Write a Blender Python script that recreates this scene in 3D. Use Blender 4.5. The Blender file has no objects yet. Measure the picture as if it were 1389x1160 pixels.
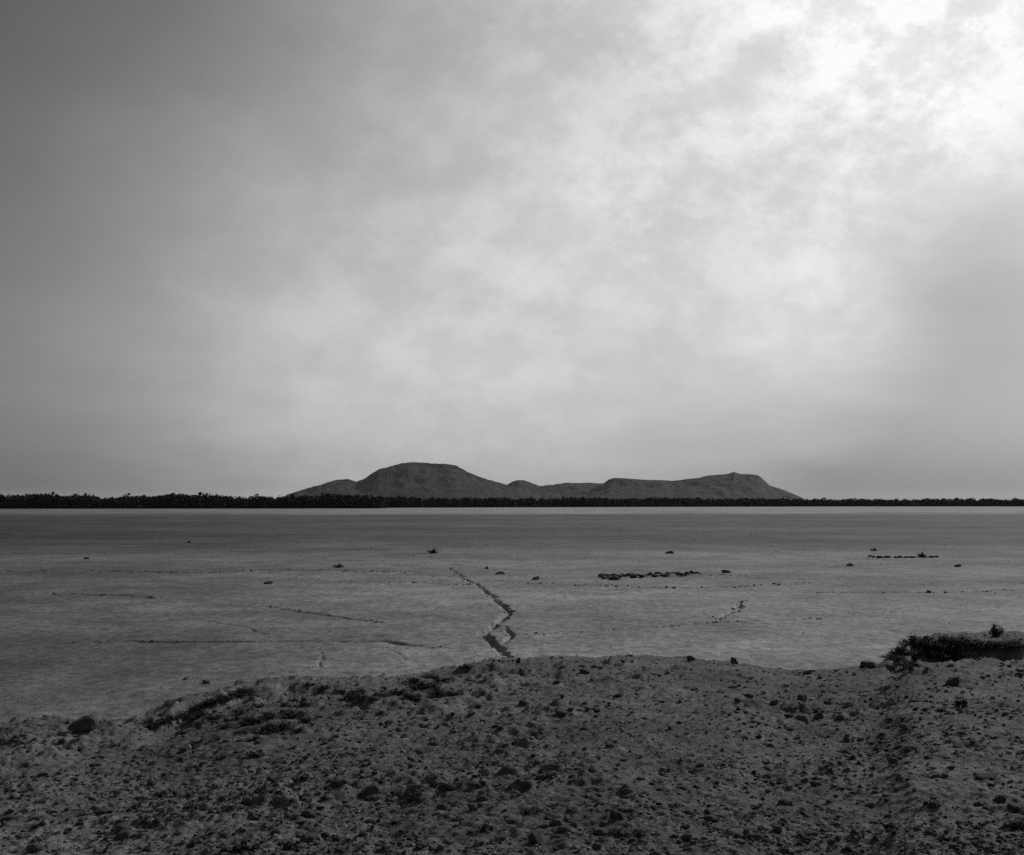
import bpy, math, random
import numpy as np
from mathutils import Vector

R = math.radians
random.seed(7)
rng = np.random.default_rng(7)
scene = bpy.context.scene
COL = scene.collection

# ------------------------------------------------------------------ camera
EYE = 4.0                       # eye height above the mudflat (m)
F = 1490.0                      # focal length in photo pixels
PX0, PY0 = 694.5, 681.5         # principal column, horizon row in the photo
cam = bpy.data.cameras.new('camera')
cam.sensor_width = 36.0
cam.lens = 36.0 * F / 1389.0
cam.shift_y = (PY0 - 580.0) / 1389.0
cam.clip_start = 0.1
cam.clip_end = 60000
camo = bpy.data.objects.new('camera', cam)
camo.location = (0, 0, EYE)
camo.rotation_euler = (R(90), 0, 0)
COL.objects.link(camo)
scene.camera = camo

# ------------------------------------------------------------------ light
SUN_EL, SUN_AZ = 31.0, 50.0     # degrees; azimuth to the right of the view (+Y)
sd = Vector((math.sin(R(SUN_AZ)) * math.cos(R(SUN_EL)), math.cos(R(SUN_AZ)) * math.cos(R(SUN_EL)), math.sin(R(SUN_EL))))
sun = bpy.data.lights.new('sun', 'SUN')
sun.energy = 3.0
sun.angle = R(0.55)
sun.color = (1.0, 1.0, 1.0)     # a black-and-white photograph
suno = bpy.data.objects.new('sun', sun)
suno.rotation_euler = sd.to_track_quat('Z', 'Y').to_euler()
suno.location = (200, 300, 300)
COL.objects.link(suno)

vs = scene.view_settings
vs.view_transform = 'Standard'
vs.look = 'None'
vs.exposure = 0.0
vs.gamma = 1.0
vs.use_curve_mapping = False

world = bpy.data.worlds.new('World')
scene.world = world
world.use_nodes = True
wt = world.node_tree
wt.nodes.clear()


def pdir(px, py):
    v = Vector(((px - PX0) / F, 1.0, (PY0 - py) / F))
    return v.normalized()


class NT:
    """small helper for building node trees"""
    def __init__(self, tree):
        self.t = tree

    def n(self, typ, **kw):
        nd = self.t.nodes.new(typ)
        for k, v in kw.items():
            setattr(nd, k, v)
        return nd

    def link(self, a, b):
        self.t.links.new(a, b)

    def put(self, sock, v):
        if hasattr(v, 'links') or isinstance(v, bpy.types.NodeSocket):
            self.link(v, sock)
        else:
            sock.default_value = v

    def math(self, op, a, b=0.0, c=None, clamp=False):
        nd = self.n('ShaderNodeMath', operation=op, use_clamp=clamp)
        self.put(nd.inputs[0], a)
        self.put(nd.inputs[1], b)
        if c is not None:
            self.put(nd.inputs[2], c)
        return nd.outputs[0]

    def vmath(self, op, a, b=None):
        nd = self.n('ShaderNodeVectorMath', operation=op)
        self.put(nd.inputs[0], a)
        if b is not None:
            self.put(nd.inputs[1], b)
        return nd

    def noise(self, vec, scale, detail=5, rough=0.55, dist=0.0):
        nd = self.n('ShaderNodeTexNoise')
        nd.noise_dimensions = '3D'
        self.put(nd.inputs['Vector'], vec)
        nd.inputs['Scale'].default_value = scale
        nd.inputs['Detail'].default_value = detail
        nd.inputs['Roughness'].default_value = rough
        nd.inputs['Distortion'].default_value = dist
        return nd.outputs[0]

    def ramp(self, v, lo, hi, a=0.0, b=1.0, smooth=True):
        nd = self.n('ShaderNodeMapRange')
        nd.interpolation_type = 'SMOOTHSTEP' if smooth else 'LINEAR'
        nd.clamp = True
        self.put(nd.inputs['Value'], v)
        nd.inputs['From Min'].default_value = lo
        nd.inputs['From Max'].default_value = hi
        self.put(nd.inputs['To Min'], a)
        self.put(nd.inputs['To Max'], b)
        return nd.outputs[0]

    def mix(self, f, a, b):
        nd = self.n('ShaderNodeMix')
        nd.data_type = 'FLOAT'
        self.put(nd.inputs[0], f)
        self.put(nd.inputs[2], a)
        self.put(nd.inputs[3], b)
        return nd.outputs[0]

    def mapping(self, vec, scale=(1, 1, 1), loc=(0, 0, 0), rot=(0, 0, 0)):
        nd = self.n('ShaderNodeMapping')
        self.put(nd.inputs['Vector'], vec)
        nd.inputs['Location'].default_value = loc
        nd.inputs['Rotation'].default_value = rot
        nd.inputs['Scale'].default_value = scale
        return nd.outputs[0]


def build_world():
    h = NT(wt)
    out = h.n('ShaderNodeOutputWorld')
    bg = h.n('ShaderNodeBackground')
    STR = 0.1
    bg.inputs['Strength'].default_value = STR
    sky = h.n('ShaderNodeTexSky')
    sky.sky_type = 'NISHITA'
    sky.sun_disc = False
    sky.sun_elevation = R(SUN_EL)
    sky.sun_rotation = R(SUN_AZ)
    sky.altitude = 0
    sky.air_density = 1.0
    sky.dust_density = 0.2
    sky.ozone_density = 1.0
    # an old plate sees the sky by its blue light only
    sep = h.n('ShaderNodeSeparateColor')
    h.link(sky.outputs[0], sep.inputs[0])
    clear = h.math('MULTIPLY', h.math('POWER', sep.outputs[2], 1.8), 0.31 / 5.8 ** 0.8)
    tc = h.n('ShaderNodeTexCoord')
    d = h.vmath('NORMALIZE', tc.outputs['Generated']).outputs[0]
    sx = h.n('ShaderNodeSeparateXYZ')
    h.link(d, sx.inputs[0])
    zz = h.math('MAXIMUM', sx.outputs[2], 0.0)
    inv = h.math('DIVIDE', 1.0, h.math('ADD', zz, 0.16))
    cx = h.n('ShaderNodeCombineXYZ')
    h.link(h.math('MULTIPLY', sx.outputs[0], inv), cx.inputs[0])
    h.link(h.math('MULTIPLY', sx.outputs[1], inv), cx.inputs[1])
    p = cx.outputs[0]
    # warp for the veil's edges
    wn = h.n('ShaderNodeTexNoise')
    h.link(p, wn.inputs['Vector'])
    wn.inputs['Scale'].default_value = 1.3
    wn.inputs['Detail'].default_value = 4
    woff = h.vmath('SUBTRACT', wn.outputs['Color'], (0.5, 0.5, 0.5)).outputs[0]
    ws = h.n('ShaderNodeVectorMath', operation='SCALE')
    h.link(woff, ws.inputs[0])
    ws.inputs[3].default_value = 0.10
    dw = h.vmath('NORMALIZE', h.vmath('ADD', d, ws.outputs[0]).outputs[0]).outputs[0]

    def blob(px, py, sig_px, vec):
        dot = h.vmath('DOT_PRODUCT', vec, tuple(pdir(px, py))).outputs[1]
        k = (F / sig_px) ** 2
        return h.math('EXPONENT', h.math('MULTIPLY', h.math('SUBTRACT', dot, 1.0), k))

    def total(items, vec):
        acc = 0.0
        for (px, py, s, w) in items:
            acc = h.math('ADD', acc, h.math('MULTIPLY', blob(px, py, s, vec), w))
        return acc

    # thin high veil: the wide sheet that fills the middle and right of the sky
    veil = total([(1250, 40, 180, 0.211), (1600, 0, 350, 0.157), (1310, 235, 90, 0.20), (1120, 200, 160, 0.10), (1130, 440, 90, 0.304), (750, 200, 230, 0.130),
                  (760, 490, 210, 0.185), (420, 380, 195, 0.145), (880, 350, 200, 0.07), (440, 570, 180, 0.155), (1290, 370, 85, -0.17), (1310, 555, 185, -0.29),
                  (1300, -350, 400, 0.678)], dw)
    veil = h.math('MAXIMUM', veil, 0.0)
    # wisps drawn out across the sheet
    wisp = h.ramp(h.noise(h.mapping(d, (1.0, 1.0, 1.9), rot=(0, R(-24), 0)), 6.0, 8, 0.62, 0.0), 0.32, 0.70)
    fine = h.ramp(h.noise(h.mapping(d, (1.0, 1.0, 1.4), loc=(3, 1, 0), rot=(0, R(-35), 0)), 17.0, 8, 0.66, 0.0), 0.36, 0.66)
    # the same broken cloud elsewhere in the sky
    rest = h.ramp(h.noise(h.mapping(p, (1, 1, 1), loc=(11, 5, 0)), 0.55, 4, 0.55), 0.48, 0.72, 0.0, 0.35)
    frame = h.ramp(h.vmath('DOT_PRODUCT', d, tuple(pdir(694, 350))).outputs[1], 0.72, 0.90, 1.0, 0.0)
    rest = h.math('MULTIPLY', rest, frame)
    base = h.math('ADD', veil, rest)
    m = h.math('MULTIPLY', base, h.mix(wisp, 0.90, 1.09))
    # thicker sheet breaks into small puffs
    pf = h.math('MULTIPLY', h.math('MULTIPLY', base, base), h.math('SUBTRACT', fine, 0.5))
    m = h.math('ADD', m, h.math('MULTIPLY', pf, 0.5))
    m = h.math('MINIMUM', h.math('MAXIMUM', m, 0.0), 1.0)
    lum = h.mix(m, clear, 0.98 / STR)
    cc = h.n('ShaderNodeCombineColor')
    for i in range(3):
        h.link(lum, cc.inputs[i])
    h.link(cc.outputs[0], bg.inputs['Color'])
    h.link(bg.outputs[0], out.inputs['Surface'])


build_world()

# ------------------------------------------------------------------ numpy helpers
def _hash(ix, iy, seed):
    n = (ix.astype(np.int64) * 374761393 + iy.astype(np.int64) * 668265263 + seed * 974711) & 0x7fffffff
    n = ((n ^ (n >> 13)) * 1274126177) & 0x7fffffff
    n = (n ^ (n >> 16)) & 0xffff
    return n / 65535.0


def vnoise(x, y, seed=0):
    ix = np.floor(x); iy = np.floor(y)
    fx = x - ix; fy = y - iy
    ux = fx * fx * fx * (fx * (fx * 6 - 15) + 10)
    uy = fy * fy * fy * (fy * (fy * 6 - 15) + 10)
    a = _hash(ix, iy, seed); b = _hash(ix + 1, iy, seed)
    c = _hash(ix, iy + 1, seed); e = _hash(ix + 1, iy + 1, seed)
    return (a + (b - a) * ux + (c - a) * uy + (a - b - c + e) * ux * uy) * 2 - 1


def fbm(x, y, scale, octv=4, seed=0, gain=0.5):
    tot = 0; amp = 1.0; f = 1.0 / scale; norm = 0
    for o in range(octv):
        ca, sa = math.cos(0.6 * o), math.sin(0.6 * o)
        tot = tot + amp * vnoise((x * ca - y * sa) * f + 17.3 * o, (x * sa + y * ca) * f - 9.1 * o, seed + o)
        norm += amp
        amp *= gain; f *= 2.03
    return tot / norm


def smooth(a, b, x):
    t = np.clip((x - a) / (b - a), 0, 1)
    return t * t * (3 - 2 * t)


def mesh_np(name, verts, faces, mat, smooth_shade=True):
    """verts (n,3); faces (m,3) or (m,4)"""
    me = bpy.data.meshes.new(name)
    verts = np.asarray(verts, np.float32); faces = np.asarray(faces, np.int32)
    k = faces.shape[1]
    me.vertices.add(len(verts)); me.vertices.foreach_set('co', verts.ravel())
    me.loops.add(faces.size); me.loops.foreach_set('vertex_index', faces.ravel())
    me.polygons.add(len(faces))
    me.polygons.foreach_set('loop_start', np.arange(0, faces.size, k, dtype=np.int32))
    try:
        me.polygons.foreach_set('loop_total', np.full(len(faces), k, np.int32))
    except Exception:
        pass
    me.update(calc_edges=True)
    me.polygons.foreach_set('use_smooth', np.full(len(faces), smooth_shade))
    me.materials.append(mat)
    me.update()
    return me


def link(name, me, loc=(0, 0, 0), rz=0.0, scale=(1, 1, 1), label=None, cat=None, group=None, kind=None, parent=None):
    o = bpy.data.objects.new(name, me)
    COL.objects.link(o)
    o.location = loc
    o.rotation_euler = (0, 0, rz)
    o.scale = scale
    if label: o['label'] = label
    if cat: o['category'] = cat
    if group: o['group'] = group
    if kind: o['kind'] = kind
    if parent: o.parent = parent
    return o


def grid_faces(nr, nc):
    i = np.arange(nr - 1)[:, None] * nc + np.arange(nc - 1)[None, :]
    i = i.ravel()
    return np.stack([i, i + 1, i + nc + 1, i + nc], 1)


# ------------------------------------------------------------------ materials (neutral greys: the photo is black and white)
def new_mat(name, rough=0.95, spec=0.1):
    m = bpy.data.materials.new(name)
    m.use_nodes = True
    b = m.node_tree.nodes['Principled BSDF']
    b.inputs['Roughness'].default_value = rough
    b.inputs['Specular IOR Level'].default_value = spec
    return m, NT(m.node_tree), b


def grey(h, b, val):
    cc = h.n('ShaderNodeCombineColor')
    for i in range(3):
        h.link(val, cc.inputs[i])
    h.link(cc.outputs[0], b.inputs['Base Color'])


def bump(h, b, height, strength, dist):
    bn = h.n('ShaderNodeBump')
    bn.inputs['Strength'].default_value = strength
    bn.inputs['Distance'].default_value = dist
    h.link(height, bn.inputs['Height'])
    h.link(bn.outputs[0], b.inputs['Normal'])


def mat_flat():
    m, h, b = new_mat('dried_mud', 0.9, 0.15)
    g = h.n('ShaderNodeNewGeometry')
    P = g.outputs['Position']
    s = h.n('ShaderNodeSeparateXYZ'); h.link(P, s.inputs[0])
    X, Y = s.outputs[0], s.outputs[1]
    # long drying bands left by the falling water, wandering with the shore
    wob = h.noise(h.mapping(P, (0.006, 0.012, 0)), 1.0, 3)
    Yw = h.math('MULTIPLY', Y, h.mix(wob, 0.90, 1.10))
    v = 0.186
    dist = h.math('LOGARITHM', h.math('MAXIMUM', Yw, 5.0), math.e)
    # dark damp mud belt some way out, paler strip before the trees
    damp = h.math('MULTIPLY', h.ramp(dist, math.log(72), math.log(120)), h.ramp(dist, math.log(330), math.log(430), 1.0, 0.0))
    pale_strip = h.ramp(h.math('SUBTRACT', dist, h.math('MULTIPLY', h.math('MINIMUM', h.math('DIVIDE', X, Y), 0.5), 0.35)), math.log(335), math.log(400))
    n40 = h.noise(h.mapping(P, (0.022, 0.034, 0)), 1.0, 4, 0.55)
    n12 = h.noise(h.mapping(P, (0.09, 0.12, 0), loc=(4, 2, 0)), 1.0, 5, 0.62)
    patch = h.noise(h.mapping(P, (0.5, 0.42, 0)), 1.0, 5, 0.65)
    speck = h.noise(h.mapping(P, (3.4, 2.2, 0)), 1.0, 5, 0.75)
    grain = h.noise(h.mapping(P, (24, 11, 0)), 1.0, 3, 0.75)
    vor = h.n('ShaderNodeTexVoronoi', feature='DISTANCE_TO_EDGE')
    wob2 = h.n('ShaderNodeTexNoise')
    h.link(P, wob2.inputs['Vector'])
    wob2.inputs['Scale'].default_value = 2.0
    h.link(h.vmath('ADD', P, h.vmath('MULTIPLY', wob2.outputs['Color'], (0.5, 0.5, 0.0)).outputs[0]).outputs[0], vor.inputs['Vector'])
    vor.inputs['Scale'].default_value = 1.7
    crack = h.ramp(vor.outputs['Distance'], 0.0, 0.07)
    val = h.math('MULTIPLY', v, h.mix(damp, 1.0, 0.46))
    val = h.math('MULTIPLY', val, h.mix(pale_strip, 1.0, 1.30))
    val = h.math('MULTIPLY', val, h.ramp(n40, 0.3, 0.7, 0.70, 1.24))
    val = h.math('MULTIPLY', val, h.ramp(n12, 0.3, 0.7, 0.74, 1.22))
    val = h.math('MULTIPLY', val, h.ramp(patch, 0.28, 0.72, 0.76, 1.22))
    val = h.math('MULTIPLY', val, h.ramp(speck, 0.30, 0.70, 0.52, 1.42))
    val = h.math('MULTIPLY', val, h.ramp(grain, 0.28, 0.72, 0.6, 1.4))
    # fall-off of light to the left, put into the mud's colour
    lx = h.math('ADD', h.math('DIVIDE', X, h.math('MAXIMUM', Y, 4.0)), h.math('MULTIPLY', h.math('SUBTRACT', patch, 0.5), 0.25))
    val = h.math('MULTIPLY', val, h.ramp(lx, -0.50, 0.05, 0.60, 1.0))
    grey(h, b, val)
    hh = h.math('ADD', h.math('ADD', h.math('MULTIPLY', speck, 0.7), h.math('MULTIPLY', grain, 0.3)), h.math('MULTIPLY', crack, 0.12))
    bump(h, b, hh, 0.7, 0.06)
    return m


def mat_bank():
    m, h, b = new_mat('gravelly_earth', 0.97, 0.08)
    g = h.n('ShaderNodeNewGeometry')
    P = g.outputs['Position']
    a = h.noise(P, 0.35, 4, 0.55)
    c = h.noise(P, 2.4, 7, 0.72)
    e = h.noise(P, 17.0, 5, 0.7)
    f = h.noise(P, 70.0, 3, 0.7)
    val = 0.108
    val = h.math('MULTIPLY', val, h.ramp(a, 0.3, 0.7, 0.78, 1.2))
    val = h.math('MULTIPLY', val, h.ramp(c, 0.28, 0.72, 0.62, 1.30))
    val = h.math('MULTIPLY', val, h.ramp(e, 0.25, 0.75, 0.55, 1.45))
    val = h.math('MULTIPLY', val, h.ramp(f, 0.25, 0.75, 0.60, 1.40))
    grey(h, b, val)
    hh = h.math('ADD', h.math('MULTIPLY', e, 0.65), h.math('MULTIPLY', f, 0.35))
    bump(h, b, hh, 0.9, 0.05)
    return m


def mat_stone(name, base, var=0.35):
    m, h, b = new_mat(name, 0.92, 0.15)
    tc = h.n('ShaderNodeTexCoord')
    oi = h.n('ShaderNodeObjectInfo')
    n1 = h.noise(tc.outputs['Object'], 3.0, 5, 0.65)
    n2 = h.noise(tc.outputs['Object'], 14.0, 4, 0.7)
    val = h.math('MULTIPLY', base, h.ramp(n1, 0.25, 0.75, 1 - var, 1 + var))
    val = h.math('MULTIPLY', val, h.ramp(n2, 0.25, 0.75, 0.75, 1.25))
    val = h.math('MULTIPLY', val, h.mix(oi.outputs['Random'], 0.7, 1.3))
    grey(h, b, val)
    bump(h, b, n2, 0.6, 0.04)
    return m


def mat_plain_noise(name, base, scale, lo, hi, rough=0.95):
    m, h, b = new_mat(name, rough, 0.08)
    g = h.n('ShaderNodeNewGeometry')
    n1 = h.noise(g.outputs['Position'], scale, 5, 0.65)
    grey(h, b, h.math('MULTIPLY', base, h.ramp(n1, 0.3, 0.7, lo, hi)))
    return m


M_FLAT = mat_flat()
M_BANK = mat_bank()
M_STONE = mat_stone('dark_stone', 0.055)
M_PALE = mat_stone('pale_stone', 0.30, 0.2)
M_GRAVEL = mat_plain_noise('mixed_gravel', 0.095, 9.0, 0.35, 1.75)
M_DEBRIS = mat_plain_noise('dark_debris', 0.06, 3.0, 0.5, 1.5)
M_CLOD = mat_plain_noise('dark_clod', 0.032, 4.0, 0.5, 1.5)
M_SCRUB = mat_plain_noise('scrub_leaf', 0.022, 6.0, 0.6, 1.5, 0.8)
M_TWIG = mat_plain_noise('scrub_twig', 0.05, 12.0, 0.6, 1.4)
M_WOOD = mat_plain_noise('tree_foliage', 0.018, 0.5, 0.6, 1.4, 0.85)
M_HILL = mat_plain_noise('hill_rock', 0.022, 0.012, 0.5, 1.5)

# ------------------------------------------------------------------ the shape of the land
# plan outline of the bank's edge: photo column (an azimuth from the path) -> row where its edge stands
EDGE = [(-900, 1010), (-300, 995), (-100, 990), (0, 986), (60, 982), (120, 986), (190, 982), (230, 970), (280, 950), (325, 932), (380, 926), (430, 922), (540, 914),
        (620, 907), (690, 899), (760, 894), (840, 892), (930, 893), (1000, 897), (1045, 908), (1100, 912), (1150, 907),
        (1185, 903), (1205, 893), (1225, 876), (1240, 864), (1290, 860), (1389, 858), (1500, 854), (1800, 850), (2400, 850)]
EX = np.array([e[0] for e in EDGE], float)
EZ = 0.80
ED = np.array([(EYE - EZ) * F / (e[1] - PY0) for e in EDGE])
Z0 = 2.45


def bank_z(X, Y, fine=True):
    X = np.asarray(X, float); Y = np.asarray(Y, float)
    Yc = np.maximum(Y, 0.8)
    px = PX0 + F * X / Yc
    px = px + 22 * fbm(X, Y, 1.8, 3, 95) * smooth(4, 9, Y)
    D = np.interp(px, EX, ED) + 0.4 * fbm(X, Y, 2.2, 3, 91)
    t = Y / D
    tc = np.clip(t, -0.5, 1.0)
    z = Z0 + (EZ - Z0) * tc
    # broad swells
    z = z + 0.13 * fbm(X, Y, 5.0, 3, 3) * smooth(1.0, 5.0, Y) + 0.07 * fbm(X, Y, 1.6, 3, 13)
    # low shoulders with a steep side to the path
    w = smooth(185, 230, px) * (1 - smooth(400, 520, px))
    z = z + 0.27 * w * smooth(0.905, 0.93, t + 0.015 * fbm(X, Y, 0.9, 3, 55)) - 0.27 * w * smooth(0.74, 0.97, t)
    w2 = smooth(1165, 1260, px)
    z = z + 0.50 * w2 * smooth(0.85, 0.875, t + 0.02 * fbm(X, Y, 1.0, 3, 77)) - 0.50 * w2 * smooth(0.60, 0.95, t)
    w3 = smooth(440, 520, px) * (1 - smooth(600, 660, px))
    z = z + 0.14 * w3 * smooth(0.88, 0.93, t + 0.03 * fbm(X, Y, 0.9, 3, 41)) - 0.14 * w3 * smooth(0.75, 1.0, t)
    if fine:
        r = fbm(X, Y, 0.45, 4, 23, 0.6)
        lump = np.clip(fbm(X, Y, 0.30, 3, 29, 0.55) - 0.05, 0, 1)
        z = z + 0.045 * r + 0.16 * lump * smooth(-0.2, 0.4, fbm(X, Y, 2.0, 2, 33)) + 0.035 * np.abs(fbm(X, Y, 0.16, 3, 31, 0.6)) + 0.014 * fbm(X, Y, 0.06, 2, 37)
    # the fall to the flat
    drop = smooth(0.0, 1.1, Y - D)
    return z - drop * (EZ + 0.5)


def xy(px, py, z=0.0):
    Y = (EYE - z) * F / (py - PY0)
    return ((px - PX0) * Y / F, Y)


# rills: photo polylines set down on the flat, half-width and depth in metres
RILLS = [
    ([(606, 770), (616, 774), (625, 782), (641, 789), (654, 796), (665, 806), (678, 817), (688, 829), (686, 836), (678, 842), (665, 850), (656, 860), (662, 868), (671, 874), (680, 880), (683, 892), (690, 906)], 0.16, 0.18),
    ([(675, 846), (682, 854), (695, 860), (690, 868), (682, 876)], 0.10, 0.11),
    ([(510, 789), (560, 789), (620, 792), (650, 792)], 0.22, 0.10),
    ([(60, 874), (160, 870), (300, 871), (420, 870), (520, 871), (565, 876), (600, 880)], 0.15, 0.10),
    ([(690, 862), (740, 860), (800, 857), (850, 853), (920, 849), (970, 845), (1050, 842), (1110, 840)], 0.17, 0.06),
    ([(960, 846), (985, 836), (1002, 824), (1006, 815)], 0.14, 0.09),
    ([(360, 822), (400, 829), (440, 834), (470, 838), (520, 846)], 0.15, 0.085),
    ([(40, 805), (110, 806), (190, 808), (215, 812)], 0.25, 0.11),
    ([(520, 876), (545, 890), (560, 898)], 0.05, 0.035),
    ([(440, 870), (432, 885), (436, 900), (434, 912)], 0.05, 0.035),
    ([(1100, 803), (1190, 803), (1260, 803), (1389, 800)], 0.25, 0.10),
    ([(1110, 836), (1200, 831), (1300, 824), (1400, 822)], 0.16, 0.05),
    ([(700, 790), (780, 792), (900, 797), (1010, 795), (1100, 790)], 0.3, 0.08),
    ([(0, 776), (110, 774), (260, 777), (400, 773), (560, 777)], 0.35, 0.10),
    ([(250, 838), (330, 850), (395, 868)], 0.10, 0.05),
    ([(808, 785), (850, 784), (900, 782), (960, 780), (1020, 780)], 0.22, 0.12),
    ([(1160, 757), (1220, 756), (1280, 757)], 0.30, 0.14),
]


def rill_cut(X, Y):
    cut = np.zeros_like(X)
    wx = 0.26 * fbm(X, Y, 1.3, 4, 63, 0.5); wy = 0.30 * fbm(X, Y, 1.6, 2, 67)
    gate = 0.85 + 0.45 * fbm(X, Y, 2.5, 3, 69)
    for pts, hw, dep in RILLS:
        w = [xy(*p) for p in pts]
        xs = [p[0] for p in w]; ys = [p[1] for p in w]
        sel = (X > min(xs) - 2) & (X < max(xs) + 2) & (Y > min(ys) - 2) & (Y < max(ys) + 2)
        if not sel.any():
            continue
        x = X[sel] + wx[sel]; y = Y[sel] + wy[sel]
        best = np.full(x.shape, 1e9)
        frac = np.zeros(x.shape)
        for k, (a, b2) in enumerate(zip(w[:-1], w[1:])):
            dx, dy = b2[0] - a[0], b2[1] - a[1]
            L = dx * dx + dy * dy
            t = np.clip(((x - a[0]) * dx + (y - a[1]) * dy) / L, 0, 1)
            dd = np.hypot(x - a[0] - t * dx, y - a[1] - t * dy)
            frac = np.where(dd < best, (k + t) / (len(w) - 1), frac)
            best = np.minimum(best, dd)
        # rills die out towards their ends; the gully starts thin at its head
        tp = 0.38 + 0.62 * smooth(0.0, 0.6, frac) if dep > 0.15 else np.clip(np.minimum(frac, 1 - frac) * 4, 0.15, 1)
        c = dep * tp * (1 - smooth(0.5, 1.12, best / (hw * (0.35 + 0.65 * tp)))) * np.clip(gate[sel], 0.3, 1.2)
        cut[sel] = np.maximum(cut[sel], c)
    return cut


def flat_z(X, Y):
    X = np.asarray(X, float); Y = np.asarray(Y, float)
    near = 1 - smooth(150, 400, Y)
    z = 0.05 * fbm(X, Y * 0.8, 14, 3, 5) * near + 0.018 * fbm(X, Y, 1.4, 3, 7) * (1 - smooth(60, 160, Y))
    return z - rill_cut(X, Y)


def ground_z(x, y):
    x = np.atleast_1d(x); y = np.atleast_1d(y)
    return np.maximum(bank_z(x, y), flat_z(x, y))


def hit(px, py):
    """where the line of sight through a photo point meets the land"""
    Y = np.geomspace(4.0, 900.0, 3000)
    X = (px - PX0) / F * Y
    Z = EYE - (py - PY0) / F * Y
    g = np.maximum(bank_z(X, Y), flat_z(X, Y))
    k = np.argmax(Z < g)
    if not (Z < g).any():
        k = len(Y) - 1
    return X[k], Y[k], g[k]


# the mudflat
rows_py = np.concatenate([[1500, 1300, 1150, 1080], np.linspace(1030, 700, 560), np.linspace(699.5, 687, 40), [686, 685, 684.2, 683.4, 682.9]])
Yr = EYE * F / (rows_py - PY0)
Yr = np.concatenate([Yr, [6000, 9000, 14000, 30000]])
cols_px = np.concatenate([np.linspace(-1600, -120, 90), np.linspace(-110, 1500, 900), np.linspace(1510, 2990, 90)])
s = (cols_px - PX0) / F
X = s[None, :] * Yr[:, None]
Y = np.repeat(Yr[:, None], len(s), 1)
Z = flat_z(X, Y)
me = mesh_np('mudflat', np.stack([X, Y, Z], -1).reshape(-1, 3), grid_faces(len(Yr), len(s)), M_FLAT)
link('mudflat', me, kind='structure', label='pale dried mudflat stretching from the bank to the far trees')
# land on every side beyond it
gp = 40000.0
me = mesh_np('plain', [(-gp, -gp, -0.9), (gp, -gp, -0.9), (gp, gp, -0.9), (-gp, gp, -0.9)], [(0, 1, 2, 3)], M_FLAT)
link('plain', me, kind='structure', label='level ground running on past the mudflat on every side')

# the bank in front
d_rows = np.concatenate([np.linspace(-6, 2.5, 18), np.linspace(2.8, 5.6, 40)])
d_rows = np.concatenate([d_rows, 1.0 / np.linspace(1 / 5.64, 1 / 34.0, 620)])
cols_px = np.concatenate([np.linspace(-1900, -160, 110), np.linspace(-150, 1540, 900), np.linspace(1555, 3290, 110)])
s = (cols_px - PX0) / F
reach = np.maximum(d_rows, 2.5)
X = s[None, :] * reach[:, None]
Y = np.repeat(d_rows[:, None], len(s), 1)
Z = bank_z(X, Y)
me = mesh_np('gravel_bank', np.stack([X, Y, Z], -1).reshape(-1, 3), grid_faces(len(d_rows), len(s)), M_BANK)
link('gravel_bank', me, kind='structure', label='dark stony earth bank in the foreground sloping down to the flat')

# ------------------------------------------------------------------ hills far off
HILLS = [
    ('peak', 6000.0, [(378, 684), (388.8, 671), (417.6, 662), (435, 657.6), (447, 653.5), (458, 651), (472, 649.5), (484, 653.5), (495, 649), (505, 642),
                      (515.5, 636), (533, 631.7), (545, 628.5), (558.7, 626.8), (572, 627.5), (587.5, 628.8), (604, 629.5), (619, 631.7), (627, 636), (633.6, 640),
                      (648, 646), (660, 650), (671, 653), (688, 657.6), (705, 663), (730, 672), (745, 684)],
     'broad rounded dark peak with a lower left shoulder, the highest on the horizon'),
    ('knoll', 7000.0, [(650, 684), (670, 668), (688, 657.5), (695, 653.5), (702.7, 651), (712, 652), (720, 654.7), (731.5, 659), (745, 658), (757, 656.5), (768.8, 654.7),
                       (785, 655.5), (797.6, 654.7), (812, 655.8), (830, 656.5), (860, 664), (890, 672), (910, 684)],
     'low pale knolls on the horizon between the rounded peak and the long ridge'),
    ('ridge', 6500.0, [(770, 684), (795, 668), (812, 658), (820.6, 654.5), (826, 650.5), (832, 648.4), (850, 649), (878, 651), (900, 651.5), (913, 652.4), (930, 650), (947, 648.4),
                       (956, 646), (964.6, 644.6), (978, 643.8), (987.7, 643), (993, 641.2), (996, 639.8), (999, 641.5), (1005, 643), (1018, 643.3), (1028, 644.6), (1033, 648), (1039, 654), (1045, 659), (1055, 662),
                       (1071, 667.7), (1080, 671.5), (1090, 676), (1100, 684)],
     'long flat-topped ridge on the horizon ending in a steep right shoulder'),
]
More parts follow.
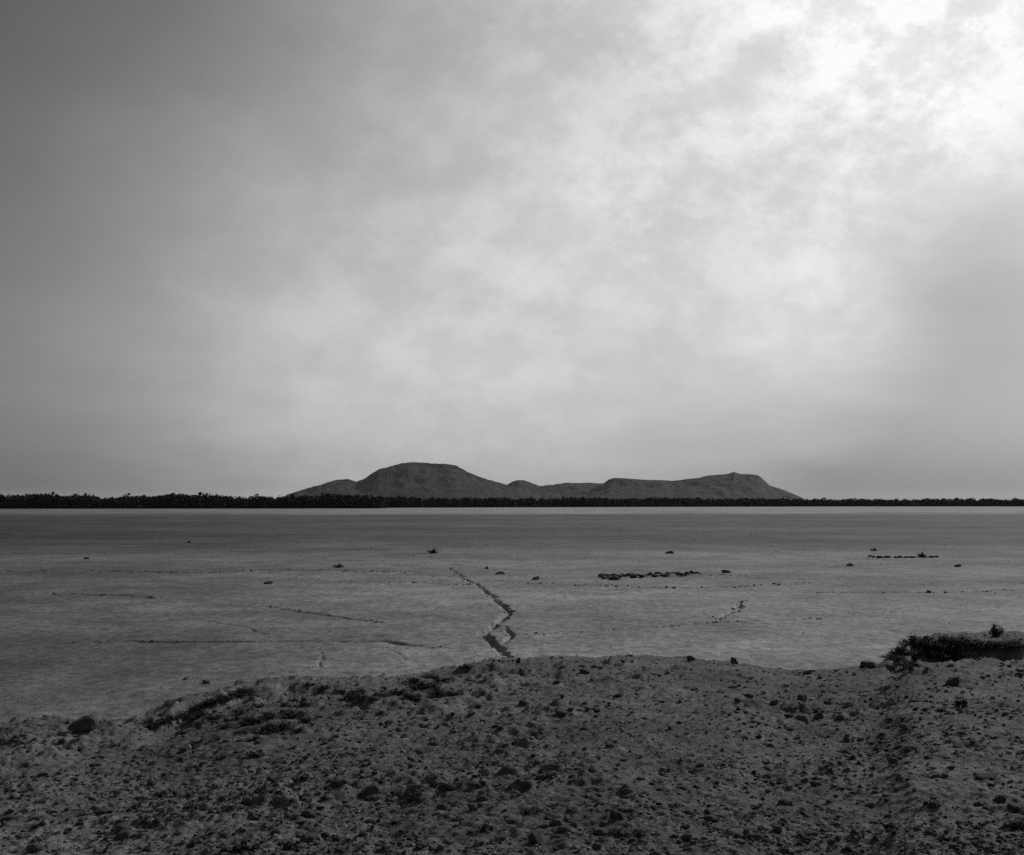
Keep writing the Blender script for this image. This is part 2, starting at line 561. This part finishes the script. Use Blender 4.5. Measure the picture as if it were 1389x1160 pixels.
for hi, (kind, D, prof, lab) in enumerate(HILLS):
    ppx = np.array([p[0] for p in prof]); pz = np.array([EYE + (PY0 - p[1]) / F * D for p in prof])
    cols = np.linspace(ppx[0], ppx[-1], 420)
    zx = np.interp(cols, ppx, pz)
    xs = (cols - PX0) / F * D
    depth = 900.0
    v = np.concatenate([np.linspace(-1, 0, 90), np.linspace(0.03, 1, 30)])
    VY = D + v[:, None] * depth + np.zeros((1, len(xs)))
    VX = xs[None, :] * VY / D
    spur = fbm(VX, VY * 0.35, 210, 5, 140 + hi, 0.55)
    av = np.abs(v)[:, None]
    sh = np.clip(1 - av ** 1.15, 0, 1)
    ridged = 1 - np.abs(fbm(VX, VY * 0.5, 150, 5, 150 + hi, 0.55)) * 2
    fall = np.sqrt(np.clip(av * 4, 0, 1))
    VZ = zx[None, :] * np.clip(sh + 0.22 * fall * sh * spur, 0, 1) - fall * sh * 26 * (1 - ridged) 
    VZ = VZ - 4 * av
    # rock texture on the crest itself
    VZ = VZ + (2.2 * fbm(VX, VY, 22, 3, 160 + hi)) * np.clip(zx[None, :] / 60, 0, 1)
    VZ = np.maximum(VZ, -6.0)
    co = np.stack([VX - xs.mean(), VY - D, VZ], -1).reshape(-1, 3)
    me = mesh_np('hill', co, grid_faces(len(v), len(cols)), M_HILL)
    link('hill', me, loc=(xs.mean(), D, 0), label=lab, kind='structure', group='hills on the horizon')

# ------------------------------------------------------------------ far wood
ICO_V = []
phi = (1 + 5 ** 0.5) / 2
for a in (-1, 1):
    for b_ in (-phi, phi):
        ICO_V += [(0, a, b_), (a, b_, 0), (b_, 0, a)]
ICO_V = np.array(ICO_V, float)
ICO_V /= np.linalg.norm(ICO_V[0])
ICO_F = []
el = min(np.linalg.norm(ICO_V[0] - ICO_V[k]) for k in range(1, 12))
for i in range(12):
    for j in range(i + 1, 12):
        for k in range(j + 1, 12):
            if all(abs(np.linalg.norm(ICO_V[p] - ICO_V[q]) - el) < 1e-3 for p, q in ((i, j), (j, k), (i, k))):
                n = np.cross(ICO_V[j] - ICO_V[i], ICO_V[k] - ICO_V[i])
                ICO_F.append((i, j, k) if np.dot(n, ICO_V[i]) > 0 else (i, k, j))
ICO_F = np.array(ICO_F)


def leaf_tris(centres, size, up=0.0):
    """one triangle-pair leaf clump per centre, turned at random"""
    n = len(centres)
    a = rng.normal(size=(n, 3)); a /= np.linalg.norm(a, axis=1)[:, None]
    b2 = rng.normal(size=(n, 3)); b2 -= (b2 * a).sum(1)[:, None] * a; b2 /= np.linalg.norm(b2, axis=1)[:, None]
    sz = size * rng.uniform(0.6, 1.4, (n, 1))
    p0 = centres - a * sz; p1 = centres + b2 * sz * 0.55; p2 = centres + a * sz; p3 = centres - b2 * sz * 0.55
    v = np.stack([p0, p1, p2, p3], 1).reshape(-1, 3)
    f = np.arange(n * 4).reshape(n, 4)
    return v, f


def wood(px_a, px_b, dist_fn, height_fn, label, rows=4, step=3.2):
    vs_, fs_, off = [], [], 0
    px = px_a
    while px < px_b:
        D = dist_fn(px)
        for r in range(rows):
            dd = D + r * 9 + random.uniform(-4, 4)
            x = (px - PX0) / F * dd + random.uniform(-2, 2)
            H = height_fn(px) * random.uniform(0.60, 1.04) * (dd / D)
            if random.random() < 0.10: H *= 1.14
            W = H * random.uniform(0.32, 0.55)
            n = 90
            u = rng.normal(size=(n, 3)); u /= np.linalg.norm(u, axis=1)[:, None]
            u *= rng.uniform(0.45, 1.0, (n, 1)) ** 0.5
            c = np.stack([x + u[:, 0] * W, dd + u[:, 1] * W, H * 0.50 + u[:, 2] * H * 0.47], 1)
            v, f = leaf_tris(c, H * 0.11)
            vs_.append(v); fs_.append(f + off); off += len(v)
            # trunk
            tr = np.array([(x - .15, dd, 0), (x + .15, dd, 0), (x + .08, dd, H * .6), (x - .08, dd, H * .6)])
            vs_.append(tr); fs_.append(np.array([[0, 1, 2, 3]]) + off); off += 4
            # undergrowth at the foot
            n = 22
            c = np.stack([x + rng.uniform(-3.5, 3.5, n), dd - 2 + rng.uniform(-2, 2, n), rng.uniform(0.0, H * 0.4, n)], 1)
            v, f = leaf_tris(c, H * 0.12)
            vs_.append(v); fs_.append(f + off); off += len(v)
        px += step * 1.0
    me = mesh_np('wood', np.concatenate(vs_), np.concatenate(fs_), M_WOOD, False)
    link('wood', me, label=label, cat='trees', kind='stuff')


wood(-420, 518, lambda p: 690 + max(0, p - 100) * 0.09, lambda p: 8.6 + 0.9 * math.sin(p * 0.031) + 0.5 * math.sin(p * 0.11 + 1), 'tall black belt of trees on the left horizon, below the sky')
wood(512, 1900, lambda p: 800 + min(p - 512, 640) * 0.42, lambda p: float(np.interp(p, [512, 560, 700, 900, 1090, 1150, 1400], [8.0, 7.8, 7.6, 8.0, 7.8, 7.4, 8.0])) + 0.4 * math.sin(p * 0.05) + 0.3 * math.sin(p * 0.17), 'thin low black line of trees on the right, in front of the hills')

# ------------------------------------------------------------------ stones
def ico2():
    v = [tuple(p) for p in ICO_V]; f = []
    mid = {}
    def m(a, b2):
        k = (min(a, b2), max(a, b2))
        if k not in mid:
            p = np.array(v[a]) + np.array(v[b2]); p /= np.linalg.norm(p)
            v.append(tuple(p)); mid[k] = len(v) - 1
        return mid[k]
    for a, b2, c in ICO_F:
        ab, bc, ca = m(a, b2), m(b2, c), m(c, a)
        f += [(a, ab, ca), (b2, bc, ab), (c, ca, bc), (ab, bc, ca)]
    return np.array(v), np.array(f)


I2V, I2F = ico2()


def subdivide(v, f):
    v = [tuple(p) for p in v]; mid = {}; out = []
    def m(a, b2):
        k = (min(a, b2), max(a, b2))
        if k not in mid:
            p = np.array(v[a]) + np.array(v[b2]); p /= np.linalg.norm(p)
            v.append(tuple(p)); mid[k] = len(v) - 1
        return mid[k]
    for a, b2, c in f:
        ab, bc, ca = m(a, b2), m(b2, c), m(c, a)
        out += [(a, ab, ca), (b2, bc, ab), (c, ca, bc), (ab, bc, ca)]
    return np.array(v), np.array(out)


I3V, I3F = subdivide(I2V, I2F)


def stone_mesh(seed, mat, hi=False, flat_top=0.75):
    r = np.random.default_rng(seed)
    V, Fc = (I3V, I3F) if hi else (I2V, I2F)
    v = V.copy()
    # planes chop the ball into a broken stone
    for _ in range(9):
        n = r.normal(size=3); n /= np.linalg.norm(n)
        d = r.uniform(0.55, 0.88)
        h_ = v @ n - d
        v = v - np.where(h_ > 0, h_, 0)[:, None] * n * 0.92
    h_ = v[:, 2] - flat_top * 0.6
    v[:, 2] -= np.where(h_ > 0, h_, 0) * 0.8
    v *= 1 + 0.05 * r.normal(size=(len(v), 1)) * (0.6 if hi else 1)
    v[:, 0] *= 1 + 0.35 * r.uniform(-1, 1) * v[:, 1]
    v[:, 2] += 0.35 * r.uniform(-1, 1) * v[:, 0]
    low = v[:, 2].min() + 0.48 * (v[:, 2].max() - v[:, 2].min())    # only the upper half stands out of the soil
    v[:, 2] = np.where(v[:, 2] < low, low - 0.25 * (low - v[:, 2]), v[:, 2])
    v -= (v.max(0) + v.min(0)) / 2
    v /= (v.max(0) - v.min(0))          # unit box
    v[:, :2] *= (1.0 - 0.22 * (v[:, 2:] + 0.5))
    v[:, 0] += 0.3 * r.uniform(-1, 1) * v[:, 2]
    v[:, :2] /= (v[:, :2].max(0) - v[:, :2].min(0))
    v[:, 2] += 0.5
    return mesh_np('stone', v, Fc, mat, False)


STONES = [stone_mesh(100 + i, M_STONE) for i in range(9)]
STONES_HI = [stone_mesh(200 + i, M_STONE, True) for i in range(5)]
PALES = [stone_mesh(300 + i, M_PALE, True) for i in range(3)]

# ------------------------------------------------------------------ scrub
def shrub_mesh(seed, n_leaf, leaf, tall=0.62, dense=1.0):
    """low dome of twigs and small leaves, about 1 m across"""
    global rng
    keep = rng
    rng = np.random.default_rng(seed)
    vs_, fs_, off = [], [], 0
    tips = []
    for k in range(26):
        a = rng.uniform(0, 2 * math.pi); lean = rng.uniform(0.1, 1.25)
        L = rng.uniform(0.35, 0.62)
        base = np.array([0.10 * math.cos(a) * rng.uniform(0, 1), 0.10 * math.sin(a) * rng.uniform(0, 1), -0.05])
        tip = base + L * np.array([math.cos(a) * math.sin(lean), math.sin(a) * math.sin(lean), math.cos(lean) * tall * 1.5])
        w = 0.009
        q = np.array([-math.sin(a), math.cos(a), 0]) * w
        u = np.array([0, 0, 1]) * w
        tri0 = [base + q, base - q * .5 + u, base - q * .5 - u]
        vs_.append(np.array(tri0 + [tip])); fs_.append(np.array([[0, 1, 3, 3], [1, 2, 3, 3], [2, 0, 3, 3]])[:, :4] + off); off += 4
        tips.append((base, tip))
    cs = []
    for _ in range(n_leaf):
        b2, t = tips[rng.integers(len(tips))]
        f = rng.uniform(0.25, 1.08)
        cs.append(b2 + (t - b2) * f + rng.normal(size=3) * 0.055)
    cs = np.array(cs); cs[:, 2] = np.maximum(cs[:, 2], -0.02)
    v, f = leaf_tris(cs, leaf)
    tw_v = np.concatenate(vs_); tw_f = np.concatenate(fs_)[:, :3]
    m1 = mesh_np('twigs', tw_v, tw_f, M_TWIG, False)
    m2 = mesh_np('foliage', v, f, M_SCRUB, False)
    rng = keep
    return m1, m2


def tuft_mesh(seed, n=360):
    """low ragged cushion of small leaves, about 1 m across and 0.3 m high"""
    global rng
    keep = rng
    rng = np.random.default_rng(seed)
    cs = []
    for k in range(rng.integers(3, 7)):
        c = np.array([rng.uniform(-0.3, 0.3), rng.uniform(-0.25, 0.25)])
        r_ = rng.uniform(0.10, 0.24); m_ = int(n / 5)
        a = rng.uniform(0, 2 * math.pi, m_); q = r_ * rng.uniform(0, 1, m_) ** 0.6
        hgt = 0.34 * (r_ / 0.24) * np.sqrt(np.clip(1 - (q / r_) ** 2, 0, 1)) * rng.uniform(0.2, 1.1, m_)
        cs.append(np.stack([c[0] + q * np.cos(a), c[1] + q * np.sin(a), hgt], 1))
    v, f = leaf_tris(np.concatenate(cs), 0.045)
    rng = keep
    return mesh_np('tuft', v, f, M_SCRUB, False)


SHRUBS = [shrub_mesh(500 + i, 900, 0.040) for i in range(4)]
TUFTS = [tuft_mesh(600 + i) for i in range(5)]


def put_stone(px, py, w, h_, label, meshes=None, name='stone', cat='stone', group=None, depth=0.9, sink=0.25, rz=None):
    """w, h_: size in photo pixels at the place where it lies"""
    x, y, z = hit(px, py + h_ * 0.5)
    k = y / F
    meshes = meshes or STONES_HI
    return link(name, random.choice(meshes), (x, y, z - sink * h_ * k), random.uniform(-0.5, 0.5) if rz is None else rz,
                (w * k, w * k * depth, h_ * k * (1 + sink)), label, cat, group)


def put_shrub(px, py, w, h_, label, group=None, name='shrub', cat='shrub'):
    x, y, z = hit(px, py + h_ * 0.5)
    k = y / F
    tw, fo = random.choice(SHRUBS)
    root = link(name, None, (x, y, z), random.uniform(0, 6.28), (w * k, w * k, h_ * k / 0.58), label, cat, group)
    link('twigs', tw, parent=root)
    link('foliage', fo, parent=root)
    return root


def put_tuft(px, py, w, h_, label, group=None):
    x, y, z = hit(px, py + h_ * 0.5)
    k = y / F
    return link('scrub_tuft', random.choice(TUFTS), (x, y, z - 0.01), random.uniform(0, 6.28), (w * k, w * k, h_ * k / 0.36), label, 'tuft', group)


# stones and shrubs one can point at, on the bank
put_stone(115, 979, 42, 17, 'dark flat-topped boulder on the lowest left end of the bank', name='boulder', cat='boulder', rz=0.1)
put_stone(1180, 902, 28, 10, 'flat dark stone on the bank edge just left of the shrub clump')
put_stone(1207, 905, 13, 7, 'small dark stone beside the flat one under the shrub clump')
put_stone(1293, 924, 22, 13, 'dark rounded boulder below the shrub clump at the right', name='boulder', cat='boulder')
put_stone(1095, 912, 12, 6, 'small dark stone in the dip of the bank edge')
put_stone(995, 896, 9, 8, 'small upright dark stone at the right end of the middle bank crest')
put_stone(937, 893, 12, 6, 'low dark stone on the crest of the bank, right of its middle')
put_stone(708, 912, 9, 9, 'dark stone on the bank where the winding gully reaches it')
put_stone(703, 896, 7, 7, 'tiny dark stone at the mouth of the winding gully')
put_stone(793, 911, 14, 6, 'flat dark stone just below the middle of the bank crest')
put_stone(1088, 946, 14, 7, 'dark stone above the twin dark stones right of centre')
put_stone(1090, 974, 20, 9, 'left one of the twin dark stones right of centre')
put_stone(1110, 971, 14, 10, 'right one of the twin dark stones right of centre')
put_stone(1050, 952, 12, 7, 'dark stone left of and above the twin dark stones')
put_stone(1156, 1028, 10, 7, 'lone dark stone in the smooth right half of the bank')
put_stone(575, 1016, 30, 7, 'long flat dark stone left of centre on the bank')
put_stone(762, 967, 18, 5, 'flat dark stone in the centre of the bank')
put_stone(642, 1094, 14, 8, 'dark stone below and right of the black tuft near the bottom')
put_stone(1055, 1124, 14, 9, 'dark stone near the lower right edge of the photo beside the pale one')
put_stone(1340, 1052, 32, 5, 'long thin dark stone near the right edge of the photo')
put_stone(1228, 985, 18, 6, 'flat dark stone beneath the right boulder')
put_stone(1340, 917, 9, 4, 'small flat stone right of the dark rounded boulder')
put_stone(1114, 1115, 13, 6, 'pale flat stone near the bottom right', PALES)
put_stone(706, 1118, 9, 7, 'small pale stone near the bottom centre', PALES)
put_stone(804, 1041, 8, 7, 'small pale stone in the middle of the bank', PALES)
put_stone(589, 1001, 7, 5, 'tiny pale stone left of centre on the bank', PALES)
put_stone(380, 1050, 7, 5, 'tiny pale stone in the left part of the bank', PALES)
put_stone(257, 1013, 6, 4, 'tiny pale stone below the dark bank shoulder at left', PALES)
put_tuft(600, 1064, 42, 18, 'black scrub tuft left of centre near the bottom of the bank')
put_tuft(345, 1144, 60, 20, 'wide black tuft at the very bottom, left')
put_tuft(405, 1140, 46, 18, 'black tuft at the very bottom, right of the wide left one')
put_tuft(1125, 1042, 34, 12, 'dark tuft below the lone stone on the right half')
put_tuft(300, 1080, 18, 15, 'small dark tuft in the lower left of the bank')
put_tuft(255, 1092, 22, 12, 'dark tuft beside the small one in the lower left')
put_tuft(710, 1100, 20, 10, 'dark tuft above the small pale stone at the bottom centre')
put_tuft(840, 1128, 40, 14, 'ragged dark tuft at the bottom, right of centre')
put_tuft(1203, 1122, 44, 12, 'low dark tuft at the bottom right')
put_tuft(1264, 1086, 34, 13, 'dark tuft in the lower right of the bank')
put_tuft(1225, 1055, 28, 8, 'low dark tuft above the others in the lower right')
put_tuft(660, 1120, 26, 14, 'dark tuft left of the small pale bottom stone')
put_tuft(1305, 950, 24, 20, 'dark tuft just below the rounded boulder at right')
put_tuft(350, 1020, 36, 11, 'dark low tuft below the scrub patch at left')
put_tuft(545, 1128, 26, 9, 'low dark tuft at the bottom, left of centre')

# shrub clumps
G = 'shrubs in the thick black clump on the right bank'
LB = 'dark low shrub within the thick black clump on the right bank'
for (px, py, w, hh) in [(1222, 880, 34, 18), (1240, 866, 38, 20), (1262, 868, 42, 20), (1286, 868, 42, 18), (1310, 868, 40, 15), (1332, 870, 40, 13), (1256, 882, 40, 18), (1282, 884, 44, 16),
                        (1240, 888, 30, 12), (1354, 873, 36, 11), (1210, 888, 26, 12), (1300, 880, 36, 12), (1270, 876, 40, 16), (1376, 872, 30, 9), (1216, 896, 26, 11), (1228, 898, 28, 12), (1238, 900, 26, 11)]:
    put_shrub(px, py + hh * 0.12, w * 1.1, hh * 0.72, LB, G)
    put_shrub(px + random.uniform(-10, 10), py + random.uniform(2, 6), w, hh * 0.62, LB, G)
put_shrub(1350, 853, 24, 17, 'round dark bush standing up behind the right-hand shrub clump', name='bush', cat='bush')
G = 'scrub along the dark shoulder of the left bank'
LB = 'dark low scrub along the slanting shoulder of the bank at left'
for i in range(15):
    t = i / 14
    px = 205 + t * 125
    py = float(np.interp(px, EX, [e[1] for e in EDGE])) + 4 + random.uniform(-2, 3)
    put_shrub(px, py, random.uniform(22, 34), random.uniform(8, 11), LB, G)
G = 'scrub in the dark patch under the left shoulder'
LB = 'dark scrub in the scattered patch below the left shoulder of the bank'
for (px, py, w) in [(272, 968, 20), (292, 972, 26), (325, 966, 22), (340, 976, 30), (365, 970, 26), (378, 984, 34), (356, 988, 30), (398, 966, 28), (415, 976, 20), (385, 955, 18), (350, 958, 16), (330, 992, 18), (305, 985, 18), (270, 982, 16), (345, 1002, 20), (405, 990, 16)]:
    put_shrub(px, py, w * 1.3, w * 0.40, LB, G)
G = 'scrub in the dark patch left of the gully mouth'
LB = 'dark scrub in the low patch on the crest left of the gully mouth'
for (px, py, w) in [(560, 922, 24), (578, 928, 30), (595, 936, 30), (566, 931, 22), (612, 940, 18), (585, 916, 20), (600, 922, 16), (540, 938, 24), (520, 942, 18), (555, 944, 24), (632, 906, 14)]:
    put_shrub(px, py, w * 1.35, w * 0.40, LB, G)
G = 'scrub on the crest right of the left shoulder'
LB = 'dark scrub on the bank crest between the left shoulder and the middle patch'
for (px, py, w) in [(462, 938, 20), (478, 942, 26), (490, 946, 18), (468, 948, 18), (440, 932, 16), (505, 948, 16), (420, 928, 14)]:
    put_shrub(px, py, w * 1.3, w * 0.42, LB, G)

# ------------------------------------------------------------------ things out on the flat
put_shrub(588, 747, 16, 7, 'lone dark shrub far out on the flat, above the winding gully', name='shrub')
put_shrub(460, 767, 16, 6, 'lone dark shrub on the flat at left of the gully')
put_shrub(1185, 745, 9, 5, 'small dark shrub far out on the right of the flat')
put_shrub(1250, 752, 14, 8, 'dark shrub in the thin dark streak on the right of the flat')
put_stone(678, 777, 14, 4, 'flat dark stone on the flat right of the gully head')
put_stone(660, 770, 5, 4, 'tiny dark stone just above the gully head')
put_stone(727, 784, 12, 5, 'dark stone on the flat between the gully and the dark row')
put_stone(985, 775, 13, 4, 'dark stone on the flat right of the end of the dark row')
put_stone(1152, 766, 10, 4, 'dark stone on the flat below the small far right shrub')
put_stone(1299, 767, 9, 4, 'dark stone at right on the flat, below the thin streak')
put_stone(1260, 803, 7, 3, 'small dark stone out on the right of the flat, well below the streak')
put_stone(908, 749, 12, 4, 'faint dark stone far out above the dark row')
put_stone(117, 757, 8, 3, 'small dark stone far out on the left of the flat')
put_stone(257, 735, 6, 3, 'tiny dark stone far out left, beyond the flat belt')
put_stone(364, 790, 12, 4, 'dark stone on the left half of the flat, left of the lone shrub')
put_stone(252, 920, 9, 4, 'dark stone on the flat above the slanting bank shoulder')
put_stone(280, 925, 11, 5, 'dark stone right beside the slanting bank shoulder')
LB = 'dark stone lying in the straight black row across the flat'
G = 'stones in the black row on the flat'
for i in range(34):
    t = i / 33
    px = 817 + 128 * t + random.uniform(-2, 2)
    py = 783 - 5 * t + random.uniform(-2.2, 1.8) - (2 if i % 5 == 0 else 0)
    w = random.uniform(6, 12) * (1.5 if t < 0.2 else 1.0)
    put_stone(px, py, w, random.uniform(1.8, 4.6) * (1.5 if t < 0.2 else 1.0), LB, STONES, group=G)
LB = 'low dark stone in the thin dark streak on the right of the flat'
G = 'stones in the thin dark streak'
for i in range(14):
    put_stone(1178 + i * 7.2 + random.uniform(-3, 3), 755 + random.uniform(-.8, .8), random.uniform(6, 10), random.uniform(1.6, 2.6), LB, STONES, group=G)

# stones strewn over the bank, the largest ones as things of their own
def whereabouts(px, py):
    row = 'along the crest of the bank' if py < 985 else ('halfway down the bank' if py < 1065 else 'at the bottom of the photo')
    colm = 'far left' if px < 280 else ('left of centre' if px < 560 else ('in the centre' if px < 830 else ('right of centre' if px < 1110 else 'far right')))
    return row, colm


G = 'dark stones strewn over the bank'
count = 0
while count < 190:
    py = 900 + 255 * random.random() ** 0.75
    px = random.uniform(5, 1385)
    e = float(np.interp(px, EX, [q[1] for q in EDGE])) + 8
    if py < e + 4: continue
    near = (py - 880) / 275
    big = random.random() < 0.25
    w = random.uniform(6, 10) + 5 * near + (random.uniform(4, 12) * near + 2 if big else 0)
    row, colm = whereabouts(px, py)
    put_stone(px, py, w, w * random.uniform(0.22, 0.5), '%s dark stone strewn %s, %s' % ('larger' if big else 'small', row, colm), STONES, group='%s, %s %s' % (G, row, colm), sink=0.35)
    count += 1
count = 0
while count < 200:
    py = 905 + 250 * random.random() ** 0.7
    px = random.uniform(5, 1385)
    if py < float(np.interp(px, EX, [q[1] for q in EDGE])) + 10: continue
    if random.random() < 0.45 * min(1, max(0, (px - 500) / 500)): continue
    big = random.random() < 0.25
    w = (random.uniform(20, 34) if big else random.uniform(9, 18)) * (0.6 + 0.5 * (py - 900) / 255)
    row, colm = whereabouts(px, py)
    put_tuft(px, py, w, w * random.uniform(0.2, 0.4), '%s low dark tuft %s, %s' % ('wide' if big else 'small', row, colm), 'tufts dotted over the bank, %s %s' % (row, colm))
    count += 1

# gravel: too many and too small to count
def gravel(name, X, Y, size, zfn, mat, label):
    n = len(X)
    Z = zfn(X, Y)
    th = rng.uniform(0, 2 * math.pi, n)
    sc = np.stack([size * rng.uniform(0.7, 1.4, n), size * rng.uniform(0.6, 1.1, n), size * rng.uniform(0.3, 0.75, n)], 1)
    V = ICO_V[None] * (1 + 0.22 * rng.normal(size=(n, 12, 1)))
    V = V * sc[:, None, :] * 0.5
    c, s_ = np.cos(th)[:, None], np.sin(th)[:, None]
    W = np.stack([V[..., 0] * c - V[..., 1] * s_ + X[:, None], V[..., 0] * s_ + V[..., 1] * c + Y[:, None], V[..., 2] + (Z + sc[:, 2] * 0.22)[:, None]], -1)
    Fc = (ICO_F[None] + (np.arange(n) * 12)[:, None, None]).reshape(-1, 3)
    me = mesh_np(name, W.reshape(-1, 3), Fc, mat, False)
    return link(name, me, label=label, cat='gravel', kind='stuff')


n = 58000
Yg = 1.0 / rng.uniform(1 / 27.0, 1 / 5.2, n)
Xg = rng.uniform(-0.86, 0.86, n) * Yg
Dg = np.interp(PX0 + F * Xg / Yg, EX, ED)
ok = Yg < Dg
cl = fbm(Xg, Yg, 1.3, 3, 201)
ok &= rng.uniform(-0.8, 0.8, n) < cl + 0.35
Xg, Yg = Xg[ok], Yg[ok]
sz = (0.010 + 0.030 * rng.uniform(0, 1, len(Xg)) ** 3) * np.clip(Yg / 8, 0.9, 2.2)
gravel('gravel', Xg, Yg, sz, bank_z, M_GRAVEL, 'small mixed gravel covering the foreground bank')

n = 11000
Yg = 1.0 / rng.uniform(1 / 210.0, 1 / 19.0, n)
Xg = rng.uniform(-0.6, 0.6, n) * Yg
ok = rng.uniform(-0.5, 0.9, n) < fbm(Xg, Yg * 0.5, 6, 3, 211)
Xg, Yg = Xg[ok], Yg[ok]
sz = Yg * (0.7 + 1.6 * rng.uniform(0, 1, len(Xg)) ** 3) / F
rx, ry = [], []  # rill pebbles: wrack debris, set densely to stand in for the rills' shade
for pts, hw, dep in RILLS:
    w = [xy(*p) for p in pts]
    for a, b2 in zip(w[:-1], w[1:]):
        L = math.hypot(b2[0] - a[0], b2[1] - a[1])
        for _ in range(int(L * (3 if dep > 0.15 else (9 if dep > 0.05 else 0.5)))):
            t = random.random()
            rx.append(a[0] + (b2[0] - a[0]) * t + random.gauss(0, hw * 0.9)); ry.append(a[1] + (b2[1] - a[1]) * t + random.gauss(0, hw * 0.9))
rx, ry = np.array(rx), np.array(ry)
rs = (0.025 + 0.075 * rng.uniform(0, 1, len(rx)) ** 2.2) * np.clip(ry / 32, 0.8, 1.6)
gravel('pebbles', np.concatenate([Xg, rx]), np.concatenate([Yg, ry]), np.concatenate([sz, rs]), flat_z, M_DEBRIS, 'dark pebbles and debris sprinkled over the mudflat and, standing in for shade, along its rills')

# dark chips and clods of earth lying in drifts, thickest low on the left
n = 62000
Yg = 1.0 / rng.uniform(1 / 27.0, 1 / 5.2, n)
Xg = rng.uniform(-0.86, 0.86, n) * Yg
pxg = PX0 + F * Xg / Yg
Dg = np.interp(pxg, EX, ED)
dens = 0.75 * fbm(Xg, Yg, 0.9, 4, 231, 0.65) + 0.34 * (1 - smooth(150, 800, pxg)) * smooth(1 / 14.0, 1 / 8.0, 1 / Yg) + 0.06 * smooth(1 / 11.0, 1 / 7.0, 1 / Yg) + 0.10
ok = (Yg < Dg) & (rng.uniform(0.0, 0.8, n) < dens)
Xg, Yg = Xg[ok], Yg[ok]
sz = (0.012 + 0.040 * rng.uniform(0, 1, len(Xg)) ** 2.5) * np.clip(Yg / 8, 0.9, 1.9)
gravel('clods', Xg, Yg, sz, bank_z, M_CLOD, 'dark chips and clods lying in drifts over the stony bank')

# ------------------------------------------------------------------ haze
HAZE = 0.000010
if HAZE > 0:
    hm = bpy.data.materials.new('haze_air')
    hm.use_nodes = True
    t = hm.node_tree
    t.nodes.clear()
    o_ = t.nodes.new('ShaderNodeOutputMaterial')
    pv = t.nodes.new('ShaderNodeVolumePrincipled')
    pv.inputs['Color'].default_value = (0.9, 0.9, 0.9, 1)
    pv.inputs['Density'].default_value = HAZE
    pv.inputs['Anisotropy'].default_value = 0.2
    t.links.new(pv.outputs[0], o_.inputs['Volume'])
    x0, x1, y0, y1, z0, z1 = -41000, 41000, -41000, 41000, -1.9, 300.0
    bv = [(x0, y0, z0), (x1, y0, z0), (x1, y1, z0), (x0, y1, z0), (x0, y0, z1), (x1, y0, z1), (x1, y1, z1), (x0, y1, z1)]
    bf = [(0, 3, 2, 1), (4, 5, 6, 7), (0, 1, 5, 4), (1, 2, 6, 5), (2, 3, 7, 6), (3, 0, 4, 7)]
    me = mesh_np('haze', bv, bf, hm, False)
    link('haze', me, label='thin pale haze filling the air over the flat', kind='stuff')

scene.cycles.use_denoising = False
scene.cycles.volume_bounces = 1
scene.cycles.max_bounces = 6
